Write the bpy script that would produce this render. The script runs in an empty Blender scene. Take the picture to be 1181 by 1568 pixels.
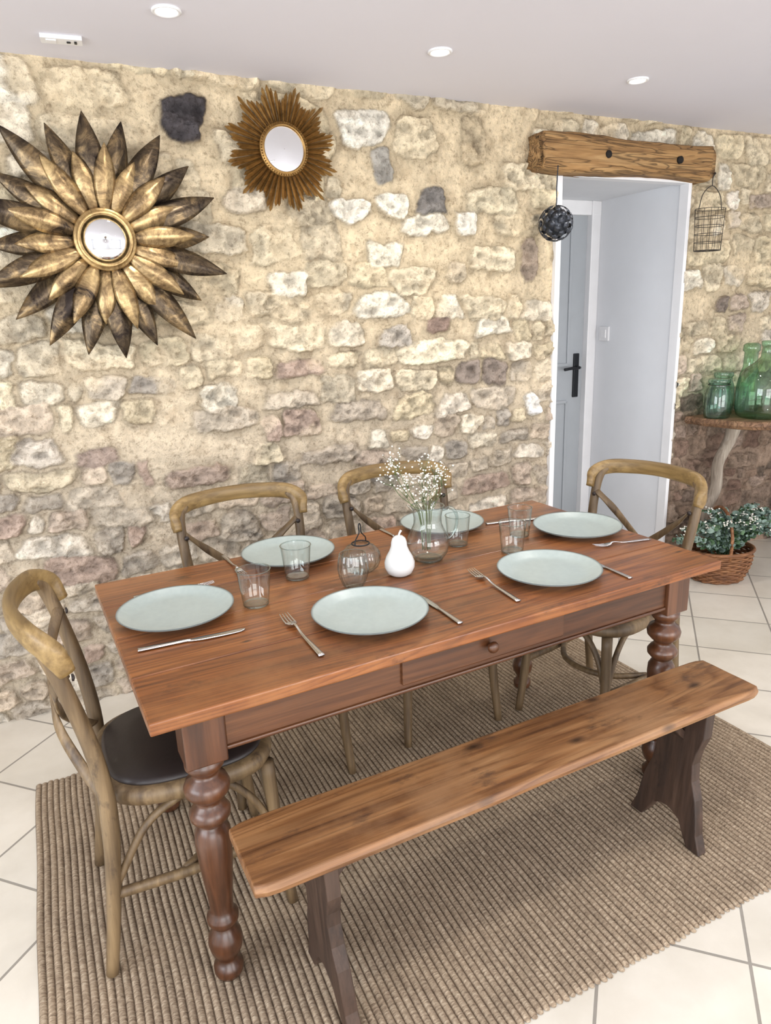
import bpy, numpy as np, random
from math import *
from mathutils import Vector, Matrix
random.seed(7); RS=np.random.RandomState(11)
scene=bpy.context.scene
scene.view_settings.view_transform='Standard'

def lin(r,g,b):
    f=lambda c:(c/255/12.92 if c<=10 else ((c/255+.055)/1.055)**2.4)
    return (f(r),f(g),f(b),1)

# ------------------------------------------------------------ materials
class M:
    def __init__(s,name):
        s.m=bpy.data.materials.new(name); s.m.use_nodes=True; s.t=s.m.node_tree
        s.b=s.t.nodes['Principled BSDF']
    def n(s,typ,**kw):
        x=s.t.nodes.new(typ)
        for k,v in kw.items():
            if k in x.inputs.keys(): x.inputs[k].default_value=v
            else: setattr(x,k,v)
        return x
    def l(s,a,b): s.t.links.new(a,b)
    def coord(s,scale=(1,1,1),rot=(0,0,0),loc=(0,0,0),kind='Object'):
        c=s.n('ShaderNodeTexCoord'); m=s.n('ShaderNodeMapping')
        m.inputs['Scale'].default_value=scale; m.inputs['Rotation'].default_value=rot; m.inputs['Location'].default_value=loc
        s.l(c.outputs[kind],m.inputs[0]); return m.outputs[0]
    def noise(s,vec,scale,detail=4,rough=.5,dist=0):
        x=s.n('ShaderNodeTexNoise'); x.inputs['Scale'].default_value=scale; x.inputs['Detail'].default_value=detail
        x.inputs['Roughness'].default_value=rough; x.inputs['Distortion'].default_value=dist
        s.l(vec,x.inputs['Vector']); return x.outputs[0]
    def ramp(s,fac,stops):
        r=s.n('ShaderNodeValToRGB'); e=r.color_ramp.elements
        while len(e)<len(stops): e.new(.5)
        for i,(p,c) in enumerate(stops):
            e[i].position=p; e[i].color=c if len(c)==4 else (*c,1)
        s.l(fac,r.inputs[0]); return r.outputs[0]
    def mix(s,fac,a,b,mode='MIX'):
        x=s.n('ShaderNodeMix',data_type='RGBA',blend_type=mode)
        for i,v in ((0,fac),(6,a),(7,b)):
            if hasattr(v,'is_linked') or hasattr(v,'links'): s.l(v,x.inputs[i])
            else: x.inputs[i].default_value=v
        return x.outputs[2]
    def bump(s,h,strength=.3,dist=.01,prev=None):
        x=s.n('ShaderNodeBump'); x.inputs['Strength'].default_value=strength; x.inputs['Distance'].default_value=dist
        s.l(h,x.inputs['Height'])
        if prev is not None: s.l(prev,x.inputs['Normal'])
        s.l(x.outputs[0],s.b.inputs['Normal']); return x.outputs[0]
    def set(s,**kw):
        for k,v in kw.items():
            k=k.replace('_',' ')
            s.b.inputs[k].default_value=v
        return s
    def col(s,c): s.l(c,s.b.inputs['Base Color'])

def plain(name,c,rough=.5,metal=0,var=.12,nscale=12,bump=.0,bscale=80):
    m=M(name); v=m.coord(); n=m.noise(v,nscale,4)
    d=tuple(x*(1-var) for x in c[:3])+(1,); u=tuple(min(1,x*(1+var)) for x in c[:3])+(1,)
    m.col(m.ramp(n,[(.3,d),(.7,u)])); m.set(Roughness=rough,Metallic=metal)
    if bump: m.bump(m.noise(v,bscale,4),bump,.003)
    return m.m

def wood(name,dark,mid,light,axis=0,rough=.4,grain=1.0,blot=None,blotamt=.0,bump=.25,fine=90,coat=0,knots=0,cracks=0,wear=None,rings=0):
    m=M(name)
    sc=[14,14,14]; sc[axis]=1.1; v=m.coord(scale=tuple(sc))
    sf=[fine,fine,fine]; sf[axis]=3; vf=m.coord(scale=tuple(sf))
    n1=m.noise(v,grain,7,.6,.8); n2=m.noise(vf,1,3,.6)
    c=m.ramp(n1,[(.28,dark),(.5,mid),(.72,light)])
    g=m.ramp(n2,[(.3,(.50,.45,.40,1)),(.6,(1,1,1,1))])
    c=m.mix(.8,c,g,'MULTIPLY')
    if rings:
        sr=[7,7,7]; sr[axis]=.55; nr=m.noise(m.coord(scale=tuple(sr),loc=(2,8,3)),1,1.5,.5,.3)
        mu=m.n('ShaderNodeMath',operation='MULTIPLY'); mu.inputs[1].default_value=22; m.l(nr,mu.inputs[0])
        fr=m.n('ShaderNodeMath',operation='FRACT'); m.l(mu.outputs[0],fr.inputs[0])
        rg_=m.ramp(fr.outputs[0],[(0,(1,1,1,1)),(.45,(.94,.92,.9,1)),(.82,(.52,.44,.38,1)),(1,(1,1,1,1))]); c=m.mix(rings,c,rg_,'MULTIPLY')
    if wear:
        nw=m.noise(m.coord(loc=(5,3,1)),3.5,6,.65); f=m.ramp(nw,[(.48,(0,0,0,1)),(.68,(.6,.6,.6,1))]); c=m.mix(f,c,wear)
    if blot:
        vb=[9,9,9]; vb[axis]=4
        n3=m.noise(m.coord(scale=tuple(vb),loc=(3,1,2)),1.6,6,.7)
        f=m.ramp(n3,[(.60-.06*blotamt,(0,0,0,1)),(.72-.06*blotamt,(.85,.85,.85,1))])
        c=m.mix(f,c,blot)
    if knots:
        vk=[11,11,11]; vk[axis]=5; kd=m.n('ShaderNodeTexVoronoi'); kd.inputs['Scale'].default_value=1; kd.inputs['Randomness'].default_value=1
        m.l(m.coord(scale=tuple(vk),loc=(.3,.7,.2)),kd.inputs['Vector'])
        f=m.ramp(kd.outputs['Distance'],[(.04*knots,(.9,.9,.9,1)),(.17*knots,(0,0,0,1))]); c=m.mix(f,c,tuple(x*.28 for x in dark[:3])+(1,))
    h=n2
    if cracks:
        vc=[30,30,30]; vc[axis]=2.2; n4=m.noise(m.coord(scale=tuple(vc),loc=(7,1,5)),1,2,.5,1.2)
        f=m.ramp(n4,[(.46,(0,0,0,1)),(.497,(cracks,)*3+(1,)),(.503,(cracks,)*3+(1,)),(.54,(0,0,0,1))]); c=m.mix(f,c,tuple(x*.3 for x in dark[:3])+(1,))
    m.col(c); m.set(Roughness=rough)
    if coat: m.set(Coat_Weight=coat,Coat_Roughness=.25)
    bb=m.bump(h,bump,.002)
    if cracks: inv=m.n('ShaderNodeInvert'); m.l(f,inv.inputs[1]); m.bump(inv.outputs[0],.8,.006,bb)
    return m.m

def glass(name,tint=(.96,.98,.975,1),edge=(.50,.60,.58,1),gl=.65):
    m=M(name); out=[x for x in m.t.nodes if x.type=='OUTPUT_MATERIAL'][0]
    lw=m.n('ShaderNodeLayerWeight'); lw.inputs[0].default_value=.5
    c=m.ramp(lw.outputs['Facing'],[(.45,tint),(.97,edge)])
    tr=m.n('ShaderNodeBsdfTransparent'); m.l(c,tr.inputs[0])
    g=m.n('ShaderNodeBsdfGlossy'); g.inputs['Roughness'].default_value=.03
    pw=m.n('ShaderNodeMath',operation='POWER'); pw.inputs[1].default_value=2.6; m.l(lw.outputs['Facing'],pw.inputs[0])
    mm=m.n('ShaderNodeMath',operation='MULTIPLY_ADD'); mm.inputs[1].default_value=gl; mm.inputs[2].default_value=.09; m.l(pw.outputs[0],mm.inputs[0])
    mx=m.n('ShaderNodeMixShader'); m.l(mm.outputs[0],mx.inputs[0]); m.l(tr.outputs[0],mx.inputs[1]); m.l(g.outputs[0],mx.inputs[2])
    m.l(mx.outputs[0],out.inputs[0]); return m.m

# ------------------------------------------------------------ mesh builder
def catmull(P,k=6):
    P=[np.array(p,float) for p in P]
    Q=[2*P[0]-P[1]]+P+[2*P[-1]-P[-2]]; out=[]
    for i in range(1,len(Q)-2):
        a,b,c,d=Q[i-1:i+3]
        for j in range(k):
            t=j/k
            out.append(.5*((2*b)+(-a+c)*t+(2*a-5*b+4*c-d)*t*t+(-a+3*b-3*c+d)*t**3))
    out.append(P[-1]); return out

class B:
    def __init__(s): s.v=[];s.f=[];s.mi=[];s.sm=[]
    def add(s,V,F,mi=0,sm=True,X=None):
        o=len(s.v)
        for p in V:
            if X is not None: p=X@Vector(p)
            s.v.append((float(p[0]),float(p[1]),float(p[2])))
        for f in F: s.f.append([o+i for i in f]); s.mi.append(mi); s.sm.append(sm)
    def box(s,c,d,mi=0,X=None):
        x,y,z=[k/2 for k in d]; V=[]
        for i in (-1,1):
            for j in (-1,1):
                for k in (-1,1): V.append((c[0]+i*x,c[1]+j*y,c[2]+k*z))
        F=[(0,1,3,2),(4,6,7,5),(0,4,5,1),(2,3,7,6),(0,2,6,4),(1,5,7,3)]
        s.add(V,F,mi,False,X)
    def lathe(s,prof,c=(0,0,0),n=32,mi=0,X=None,cap=True,flute=None):
        V=[];F=[];m=len(prof)
        for j,(r,z) in enumerate(prof):
            for i in range(n):
                a=2*pi*i/n; rr=r*(1+(flute[0]*cos(flute[1]*a) if flute else 0))
                V.append((c[0]+rr*cos(a),c[1]+rr*sin(a),c[2]+z))
        for j in range(m-1):
            for i in range(n):
                k=(i+1)%n; F.append((j*n+i,j*n+k,(j+1)*n+k,(j+1)*n+i))
        if cap:
            F.append(tuple(range(n-1,-1,-1))); F.append(tuple((m-1)*n+i for i in range(n)))
        s.add(V,F,mi,True,X)
    def sweep(s,path,ra,rb=None,n=10,up=(0,0,1),mi=0,X=None,smooth=6,power=2,closed=False):
        m0=len(path)
        P=catmull(path,smooth) if smooth else [np.array(p,float) for p in path]
        m=len(P)
        f=lambda r:(np.interp(np.linspace(0,1,m),np.linspace(0,1,len(r)),r) if hasattr(r,'__len__') else [r]*m)
        A=f(ra); Bb=f(rb) if rb is not None else A
        up=np.array(up,float); V=[];F=[]
        for j in range(m):
            if closed: t=P[(j+1)%m]-P[j-1]
            else: t=P[min(j+1,m-1)]-P[max(j-1,0)]
            t=t/(np.linalg.norm(t)+1e-9); u=up
            sd=np.cross(t,u)
            if np.linalg.norm(sd)<.05: sd=np.cross(t,np.array([.3,1,.2]))
            sd/=np.linalg.norm(sd); w=np.cross(sd,t)
            for i in range(n):
                a=2*pi*i/n; ca,sa=cos(a),sin(a)
                ca=abs(ca)**(2/power)*(1 if ca>=0 else -1); sa=abs(sa)**(2/power)*(1 if sa>=0 else -1)
                V.append(P[j]+sd*A[j]*ca+w*Bb[j]*sa)
        for j in range(m if closed else m-1):
            for i in range(n):
                k=(i+1)%n; jj=(j+1)%m; F.append((j*n+i,j*n+k,jj*n+k,jj*n+i))
        if not closed: F.append(tuple(range(n-1,-1,-1))); F.append(tuple((m-1)*n+i for i in range(n)))
        s.add(V,F,mi,True,X)
    def obj(s,name,mats,loc=(0,0,0),rz=0,bevel=0,parent=None,sub=0):
        me=bpy.data.meshes.new(name); me.from_pydata(s.v,[],s.f)
        for m in mats: me.materials.append(m)
        me.polygons.foreach_set('material_index',s.mi); me.polygons.foreach_set('use_smooth',s.sm); me.update()
        o=bpy.data.objects.new(name,me); scene.collection.objects.link(o)
        o.location=loc; o.rotation_euler=(0,0,rz)
        if bevel:
            b=o.modifiers.new('bev','BEVEL'); b.width=bevel; b.segments=2; b.limit_method='ANGLE'; b.angle_limit=radians(50); b.harden_normals=False
        if sub:
            b=o.modifiers.new('sub','SUBSURF'); b.levels=sub; b.render_levels=sub
        if parent: o.parent=parent
        return o

# ------------------------------------------------------------ numpy noise
def vnoise(x,y,seed,per=256):
    r=np.random.RandomState(seed).rand(per,per)
    xi=np.floor(x).astype(int); yi=np.floor(y).astype(int); fx=x-xi; fy=y-yi
    fx=fx*fx*(3-2*fx); fy=fy*fy*(3-2*fy)
    g=lambda a,b:r[a%per,b%per]
    return (g(xi,yi)*(1-fx)*(1-fy)+g(xi+1,yi)*fx*(1-fy)+g(xi,yi+1)*(1-fx)*fy+g(xi+1,yi+1)*fx*fy)*2-1
def fbm(x,y,seed,o=4):
    s=0;a=1;t=0
    for i in range(o): s=s+a*vnoise(x*2**i+17*i,y*2**i+5*i,seed+i); t+=a; a*=.5
    return s/t

# ------------------------------------------------------------ camera
cp=(-0.0744,-1.248,1.4889); yaw,pitch,roll=0.4378,0.2752,-0.037
f=np.array([sin(yaw)*cos(pitch),cos(yaw)*cos(pitch),-sin(pitch)]); r=np.array([cos(yaw),-sin(yaw),0.]); u=np.cross(r,f)
r2=r*cos(roll)+u*sin(roll); u2=-r*sin(roll)+u*cos(roll)
cd=bpy.data.cameras.new('camera'); co=bpy.data.objects.new('camera',cd); scene.collection.objects.link(co)
mw=Matrix.Identity(4)
for i in range(3): mw[i][0]=r2[i]; mw[i][1]=u2[i]; mw[i][2]=-f[i]; mw[i][3]=cp[i]
co.matrix_world=mw; cd.sensor_fit='VERTICAL'; cd.sensor_height=24; cd.lens=24*1068.1/1568; cd.clip_start=.05
scene.camera=co

WY=1.608; CZ=2.352; TH=.048
XL,XR,YF=-2.6,4.6,-4.2
DX0,DX1,DZ=2.205,3.055,2.095
# ------------------------------------------------------------ stone wall (real relief)
def stone_wall():
    xs=np.concatenate([np.arange(XL,-.7,.03),np.arange(-.7,4.15,.0045),np.arange(4.15,XR+.04,.03)])
    zs=np.arange(0,CZ+.006,.0045)
    xs[np.argmin(abs(xs-DX0))]=DX0; xs[np.argmin(abs(xs-DX1))]=DX1; zs[np.argmin(abs(zs-DZ))]=DZ
    Xg,Zg=np.meshgrid(xs,zs)
    H=np.zeros_like(Xg); COL=np.zeros(Xg.shape+(3,)); W=np.zeros_like(Xg); SPM=np.zeros_like(Xg)
    wx=Xg+.030*fbm(Xg*7,Zg*7,1,3)+.014*fbm(Xg*30,Zg*30,21,4); wz=Zg+.022*fbm(Xg*7+50,Zg*7,5,3)+.012*fbm(Xg*30,Zg*30+30,31,4)
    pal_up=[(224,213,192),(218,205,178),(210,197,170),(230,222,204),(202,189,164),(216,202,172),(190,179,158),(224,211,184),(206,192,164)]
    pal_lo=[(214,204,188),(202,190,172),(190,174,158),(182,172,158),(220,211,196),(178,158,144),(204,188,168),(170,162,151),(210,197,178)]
    S=[(.51,2.19,.074,.085,(78,74,76),1.6,.05),(1.22,2.215,.115,.072,(234,228,214),1,0),(1.155,1.905,.095,.05,(238,232,218),1.2,0),
       (1.35,1.93,.075,.05,(232,226,210),1,0),(1.535,1.95,.075,.055,(128,124,120),.9,0),(1.31,2.075,.05,.065,(164,160,152),.8,.2),
       (1.455,2.20,.10,.085,(214,200,172),1,0),(1.74,2.20,.065,.10,(194,178,150),1,0),(1.52,1.32,.19,.055,(234,222,196),1,.02),
       (2.09,1.04,.045,.065,(238,234,226),1.3,.2),(1.56,1.43,.07,.037,(152,132,120),.9,0),(1.85,1.965,.14,.055,(222,210,182),1,0),
       (1.70,1.865,.06,.055,(234,228,214),1,0),(1.50,1.86,.115,.04,(232,224,206),1,0),(1.33,1.40,.08,.05,(186,178,166),1,0),
       (1.30,1.74,.08,.05,(226,218,198),1,0),(1.66,1.66,.07,.05,(200,186,162),1,0),(1.86,1.72,.12,.055,(222,209,182),1,0),
       (2.06,1.72,.05,.10,(166,150,134),.6,.1),(.86,1.62,.09,.05,(222,213,194),1,0),(.72,1.94,.09,.05,(202,190,170),1,0),
       (.05,1.0,.09,.035,(172,154,142),.8,0),(-.15,1.05,.08,.05,(210,200,186),1,0),(.55,1.10,.14,.045,(194,182,164),1,0),(.42,.88,.13,.045,(176,158,144),1,0),
       (.85,1.16,.13,.04,(194,182,164),1,0),(1.15,1.08,.13,.05,(186,174,158),1,0),(1.0,.90,.15,.04,(190,178,162),1,0)]
    sp=[]; z=-.02; row=0
    while z<CZ+.05:
        h=random.uniform(.07,.12) if z<1.5 else random.uniform(.09,.15)
        x=XL-random.random()*.2
        while x<XR+.1:
            w=min(.34,h*random.uniform(.9,2.7))*random.choice([1,1,.65]); cx=x+w/2
            hh=h*random.uniform(.82,1.12)/2; cz=z+h/2+random.uniform(-.014,.014)+.026*sin(cx*1.7+row*.4)
            x+=w
            if random.random()<.03: continue
            if any(abs(cx-q[0])<(q[2]+w*.32) and abs(cz-q[1])<(q[3]+hh*.5) for q in S): continue
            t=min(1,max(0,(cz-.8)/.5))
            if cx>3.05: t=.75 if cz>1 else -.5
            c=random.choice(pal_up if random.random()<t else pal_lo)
            if t<0: c=tuple(int(k*.70) for k in c); c=(c[0],int(c[1]*.93),int(c[2]*.9))  # low right stones are browner, with the dark shadow there painted in
            if random.random()<.02: c=(146,134,124)
            k=random.uniform(.95,1.04); c=tuple(q*k for q in c)
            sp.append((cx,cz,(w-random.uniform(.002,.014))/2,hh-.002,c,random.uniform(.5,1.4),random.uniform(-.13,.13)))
        z+=h; row+=1
    ns=len(sp); sp+=S
    for n_,(cx,cz,hw,hh,c,ht,ang) in enumerate(sp):
        i0,i1=np.searchsorted(xs,[cx-hw*1.5-.05,cx+hw*1.5+.05]); j0,j1=np.searchsorted(zs,[cz-hh*1.7-.05,cz+hh*1.7+.05])
        if i1<=i0 or j1<=j0: continue
        sl=(slice(j0,j1),slice(i0,i1))
        a=wx[sl]-cx; b=wz[sl]-cz; ca,sa=cos(ang),sin(ang); a,b=a*ca+b*sa,-a*sa+b*ca
        p=random.uniform(3.0,6.5); tp=random.uniform(-.25,.25)
        d=(abs(a/(hw*(1+tp*b/hh)))**p+abs(b/hh)**p)**(1/p)
        edge=(1-d)*min(hw,hh)
        hgt=np.clip((edge+.004)/random.uniform(.010,.022),0,1); hgt=hgt*hgt*(3-2*hgt)
        tilt=1+random.uniform(-.45,.45)*a/hw+random.uniform(-.45,.45)*b/hh
        sd=int(abs(cx*91+cz*37))%200+3
        nse=fbm(Xg[sl]*22+cx*7,Zg[sl]*30,sd,4); n2=fbm(Xg[sl]*9+cx*7,Zg[sl]*14,sd+9,2)
        fac=np.round((nse+n2*.6)*3)/3   # broken, facetted faces
        hgt=hgt*ht*np.clip(tilt,.3,1.8)*(.018+.013*nse+.006*fac)
        cm=np.clip((edge+.002)/.008,0,1)
        L=lin(*[min(255,q) for q in c])[:3]; nv=(1+.34*nse+.14*n2)[...,None]
        up=hgt>H[sl]; H[sl]=np.maximum(H[sl],hgt)
        if n_>=ns: k=cm[...,None]; SPM[sl]=np.maximum(SPM[sl],cm)
        else: k=(cm*(up|(cm>W[sl])))[...,None]
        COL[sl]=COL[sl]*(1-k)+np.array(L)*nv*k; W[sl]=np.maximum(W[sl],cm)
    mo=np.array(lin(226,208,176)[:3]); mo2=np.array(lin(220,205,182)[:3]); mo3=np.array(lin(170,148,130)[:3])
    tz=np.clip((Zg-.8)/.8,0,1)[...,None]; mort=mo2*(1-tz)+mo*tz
    rt=(np.clip((Xg-3.0)/.1,0,1)*np.clip((1.0-Zg)/.2,0,1))[...,None]; mort=mort*(1-rt)+mo3*rt  # mortar colour darkened to carry the same low right shadow
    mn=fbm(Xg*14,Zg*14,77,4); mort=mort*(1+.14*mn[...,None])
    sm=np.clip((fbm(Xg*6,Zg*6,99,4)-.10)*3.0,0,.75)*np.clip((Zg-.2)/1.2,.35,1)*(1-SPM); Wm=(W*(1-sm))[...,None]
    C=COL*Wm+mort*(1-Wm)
    H=H*(1-.5*sm)+.0045*fbm(Xg*34,Zg*34,55,3)+.006*fbm(Xg*3,Zg*3,66,2)+.008*fbm(Xg*13,Zg*13,67,3)
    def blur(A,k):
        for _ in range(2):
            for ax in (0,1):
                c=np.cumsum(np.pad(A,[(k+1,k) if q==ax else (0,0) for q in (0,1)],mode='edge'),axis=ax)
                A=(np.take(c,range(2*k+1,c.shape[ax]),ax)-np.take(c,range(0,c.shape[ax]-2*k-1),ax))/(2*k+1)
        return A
    cav=np.clip((H-blur(H,5))/.005,-1.2,.8); C=C*(1+.20*cav)[...,None]  # crevice shade painted into the colour: hollows darker, raised parts lighter
    Y=WY-H
    ny,nx=Xg.shape
    V=np.stack([Xg,Y,Zg],-1).reshape(-1,3)
    idx=np.arange(nx*ny).reshape(ny,nx)
    q=np.stack([idx[:-1,:-1],idx[:-1,1:],idx[1:,1:],idx[1:,:-1]],-1).reshape(-1,4)
    cxm=((xs[:-1]+xs[1:])/2)[None,:]+0*((zs[:-1])[:,None]); czm=((zs[:-1]+zs[1:])/2)[:,None]+0*cxm
    keep=~((cxm>DX0)&(cxm<DX1)&(czm<DZ)); q=q[keep.reshape(-1)]
    me=bpy.data.meshes.new('wall_back'); me.vertices.add(len(V)); me.vertices.foreach_set('co',V.ravel())
    me.loops.add(len(q)*4); me.loops.foreach_set('vertex_index',q.ravel().astype(np.int32))
    me.polygons.add(len(q)); me.polygons.foreach_set('loop_start',np.arange(0,len(q)*4,4,dtype=np.int32))
    me.polygons.foreach_set('use_smooth',np.ones(len(q),bool)); me.update(calc_edges=True)
    at=me.color_attributes.new('Col','FLOAT_COLOR','POINT')
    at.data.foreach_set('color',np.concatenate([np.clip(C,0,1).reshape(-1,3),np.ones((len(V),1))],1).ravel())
    o=bpy.data.objects.new('wall_back',me); scene.collection.objects.link(o)
    m=M('stone_rubble'); a=m.n('ShaderNodeAttribute',attribute_name='Col'); v=m.coord()
    n1=m.noise(v,60,6,.7); n2=m.noise(v,16,6,.65)
    c=m.mix(.75,a.outputs['Color'],m.ramp(n1,[(.34,(.50,.46,.42,1)),(.48,(.98,.98,.98,1)),(.75,(1.14,1.12,1.1,1))]),'MULTIPLY')
    c=m.mix(.5,c,m.ramp(n2,[(.36,(.66,.61,.56,1)),(.50,(1.0,1.0,1.0,1)),(.7,(1.12,1.1,1.08,1))]),'MULTIPLY')
    m.col(c); m.set(Roughness=.95); m.b.inputs['Specular IOR Level'].default_value=.15
    b1=m.bump(n2,.7,.03); m.bump(n1,.8,.010,b1); me.materials.append(m.m)
stone_wall()

plaster=plain('white_plaster',lin(228,230,234),.8,var=.02,nscale=6,bump=.15,bscale=40)
ceilm=plain('ceiling_paint',lin(224,222,230),.85,var=.012,nscale=2)
whitep=plain('white_gloss_paint',lin(238,238,240),.4,var=.02)
b=B(); b.box(((XL+XR)/2,(YF+2.6)/2-.0,CZ+.05),(XR-XL,2.6-YF,.1)); b.obj('ceiling',[ceilm])
# floor
m=M('floor_tiles'); br=m.n('ShaderNodeTexBrick'); br.offset=0; br.squash=1
T=.335
s0=((2.85+1.23)/sqrt(2)); t0=1.16
vec=m.coord(rot=(0,0,-pi/4)); 
ad=m.n('ShaderNodeVectorMath',operation='ADD'); ad.inputs[1].default_value=(-(s0%T)+10*T,(t0%T)+10*T,0); m.l(vec,ad.inputs[0])
m.l(ad.outputs[0],br.inputs['Vector']); br.inputs['Scale'].default_value=1
br.inputs['Brick Width'].default_value=T; br.inputs['Row Height'].default_value=T; br.inputs['Mortar Size'].default_value=.004; br.inputs['Mortar Smooth'].default_value=.15
br.inputs['Color1'].default_value=lin(230,224,212); br.inputs['Color2'].default_value=lin(220,215,203); br.inputs['Mortar'].default_value=lin(156,151,143)
v=m.coord(); c=m.mix(.6,br.outputs[0],m.ramp(m.noise(v,4,6,.6),[(.3,(.80,.77,.72,1)),(.65,(1.04,1.03,1.02,1))]),'MULTIPLY')
m.col(c); m.set(Roughness=.32)
inv=m.n('ShaderNodeMath',operation='SUBTRACT'); inv.inputs[0].default_value=1; m.l(br.outputs['Fac'],inv.inputs[1])
bb=m.bump(inv.outputs[0],.6,.003); m.bump(m.noise(v,25,3),.08,.003,bb)
b=B(); b.box(((XL+XR)/2,(YF+2.6)/2,-.05),(XR-XL,2.6-YF,.1)); b.obj('floor',[m.m])
LW0,LW1=-2.3,.3
b=B()
b.box((XL-.05,(YF+LW0)/2,CZ/2),(.1,LW0-YF,CZ)); b.box((XL-.05,(LW1+2.6)/2,CZ/2),(.1,2.6-LW1,CZ))
b.box((XL-.05,(LW0+LW1)/2,.3),(.1,LW1-LW0,.6)); b.box((XL-.05,(LW0+LW1)/2,(2.1+CZ)/2),(.1,LW1-LW0,CZ-2.1)); b.obj('wall_left',[plaster])
b=B(); b.box((XR+.05,(YF+2.6)/2,CZ/2),(.1,2.6-YF,CZ)); b.obj('wall_right',[plaster])
b=B(); wz0,wz1=.25,2.15
segs=[(XL,-2.2),(.6,1.4),(4.2,XR)]
for a,c2 in segs: b.box(((a+c2)/2,YF-.1,CZ/2),(c2-a,.2,CZ))
for a,c2 in ((-2.2,.6),(1.4,4.2)):
    b.box(((a+c2)/2,YF-.1,wz0/2),(c2-a,.2,wz0)); b.box(((a+c2)/2,YF-.1,(wz1+CZ)/2),(c2-a,.2,CZ-wz1))
b.obj('wall_front',[plaster])
for i,(a,c2) in enumerate(((-2.2,.6),(1.4,4.2))):
    b=B()
    for x in (a+.03,(a+c2)/2,c2-.03): b.box((x,YF-.08,(wz0+wz1)/2),(.06,.06,wz1-wz0))
    for z in (wz0+.03,wz1-.03,(wz0+wz1)/2): b.box(((a+c2)/2,YF-.08,z),(c2-a,.055,.05))
    b.obj('window_%d'%(i+1),[whitep],bevel=.004)
b=B()
for y in (LW0+.03,(LW0+LW1)/2,LW1-.03): b.box((XL-.04,y,1.35),(.05,.06,1.5))
for z in (.63,2.07): b.box((XL-.04,(LW0+LW1)/2,z),(.045,LW1-LW0,.06))
b.obj('window_3',[whitep],bevel=.004)
# ------------------------------------------------------------ doorway
DY=WY+.68; rs=WY+.03
b=B(); b.box((DX1+.04,(rs+DY)/2+.01,DZ/2+.03),(.08,DY-rs+.02,DZ+.06)); b.obj('wall_reveal_right',[plaster])
b=B(); b.box((DX0-.04,(rs+DY)/2+.01,DZ/2+.03),(.08,DY-rs+.02,DZ+.06)); b.obj('wall_reveal_left',[plaster])
b=B(); b.box(((DX0+DX1)/2,(rs+DY)/2+.01,DZ+.03),(DX1-DX0+.16,DY-rs+.02,.06)); b.obj('ceiling_reveal',[plaster])
b=B()
b.box((DX0+.010,WY+.008,DZ/2),(.030,.06,DZ)); b.box((DX1-.001,WY+.008,DZ/2),(.022,.06,DZ)); b.box(((DX0+DX1)/2,WY+.008,DZ-.001),(DX1-DX0+.02,.06,.022))
b.obj('trim_1',[whitep],bevel=.003)
doorm=plain('grey_door_paint',lin(168,173,178),.45,var=.02)
blackm=plain('black_iron',lin(38,40,44),.45,.6,var=.15)
b=B()
fx0,fx1=DX0,DX1
b.box((fx1-.03,DY-.02,DZ/2),(.06,.06,DZ)); b.box((fx0+.03,DY-.02,DZ/2),(.06,.06,DZ)); b.box(((fx0+fx1)/2,DY-.02,DZ-.04),(fx1-fx0,.062,.08))
b.box((fx1-.068,DY-.035,DZ/2),(.016,.05,DZ)); b.box(((fx0+fx1)/2,DY+.06,DZ/2),(fx1-fx0+.2,.06,DZ+.1))
b.obj('trim_2',[whitep],bevel=.004)
b=B(); x0,x1=fx0+.06,fx1-.075; z1=DZ-.055
b.box(((x0+x1)/2,DY+.0,z1/2+.005),(x1-x0,.04,z1-.01))
for za,zb in ((.12,.92),(1.15,1.95)):
    for (c,d) in ((((x0+x1)/2,DY-.022,za),(x1-x0-.24,.016,.02)),(((x0+x1)/2,DY-.022,zb),(x1-x0-.24,.016,.02)),((x0+.12,DY-.022,(za+zb)/2),(.02,.016,zb-za)),((x1-.12,DY-.022,(za+zb)/2),(.02,.016,zb-za))): b.box(c,d)
hx=x1-.055
b.box((hx,DY-.026,1.08),(.04,.012,.27),1)
b.sweep([(hx,DY-.03,1.13),(hx,DY-.06,1.13),(hx-.02,DY-.075,1.13),(hx-.07,DY-.077,1.13),(hx-.13,DY-.075,1.125)],.009,mi=1,n=10)
b.obj('door_1',[doorm,blackm],bevel=.003)
b=B(); b.box((DX1-.006,WY+.55,1.33),(.012,.08,.085)); b.box((DX1-.014,WY+.55,1.33),(.008,.04,.05)); b.obj('light_switch',[whitep],bevel=.003)
# ------------------------------------------------------------ lintel beam
beamw=wood('beam_oak',lin(100,74,46),lin(160,122,76),lin(190,156,108),0,.8,1.2,lin(88,68,48),.2,bump=1.0,fine=55,cracks=.65)
b=B(); n=40; mseg=110; V=[];F=[]
for j in range(mseg+1):
    t=j/mseg; x=2.035+t*(3.115-2.035)
    taper=1 if .012<t<.988 else .86
    for i in range(n):
        a=2*pi*i/n+pi/n; ca,sa=cos(a),sin(a); e=.30
        ca=abs(ca)**e*(1 if ca>0 else -1); sa=abs(sa)**e*(1 if sa>0 else -1)
        nn=.008*float(fbm(np.array(x*6.),np.array(a*1.5),8,3))+.006*float(fbm(np.array(x*4.),np.array(a*11),9,3))
        V.append((x+ (.014*sin(a*2+1) if j in(0,mseg) else 0),1.555+(.060*taper+nn)*ca,2.165+(.077*taper+nn+.009*sin(t*7))*sa))
for j in range(mseg):
    for i in range(n): k=(i+1)%n; F.append((j*n+i,j*n+k,(j+1)*n+k,(j+1)*n+i))
F.append(tuple(range(n-1,-1,-1))); F.append(tuple(mseg*n+i for i in range(n)))
b.add(V,F)
dark=plain('hole_shade',lin(22,16,12),.9)  # dark colour on solid discs, painted shade for the beam's holes
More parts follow.
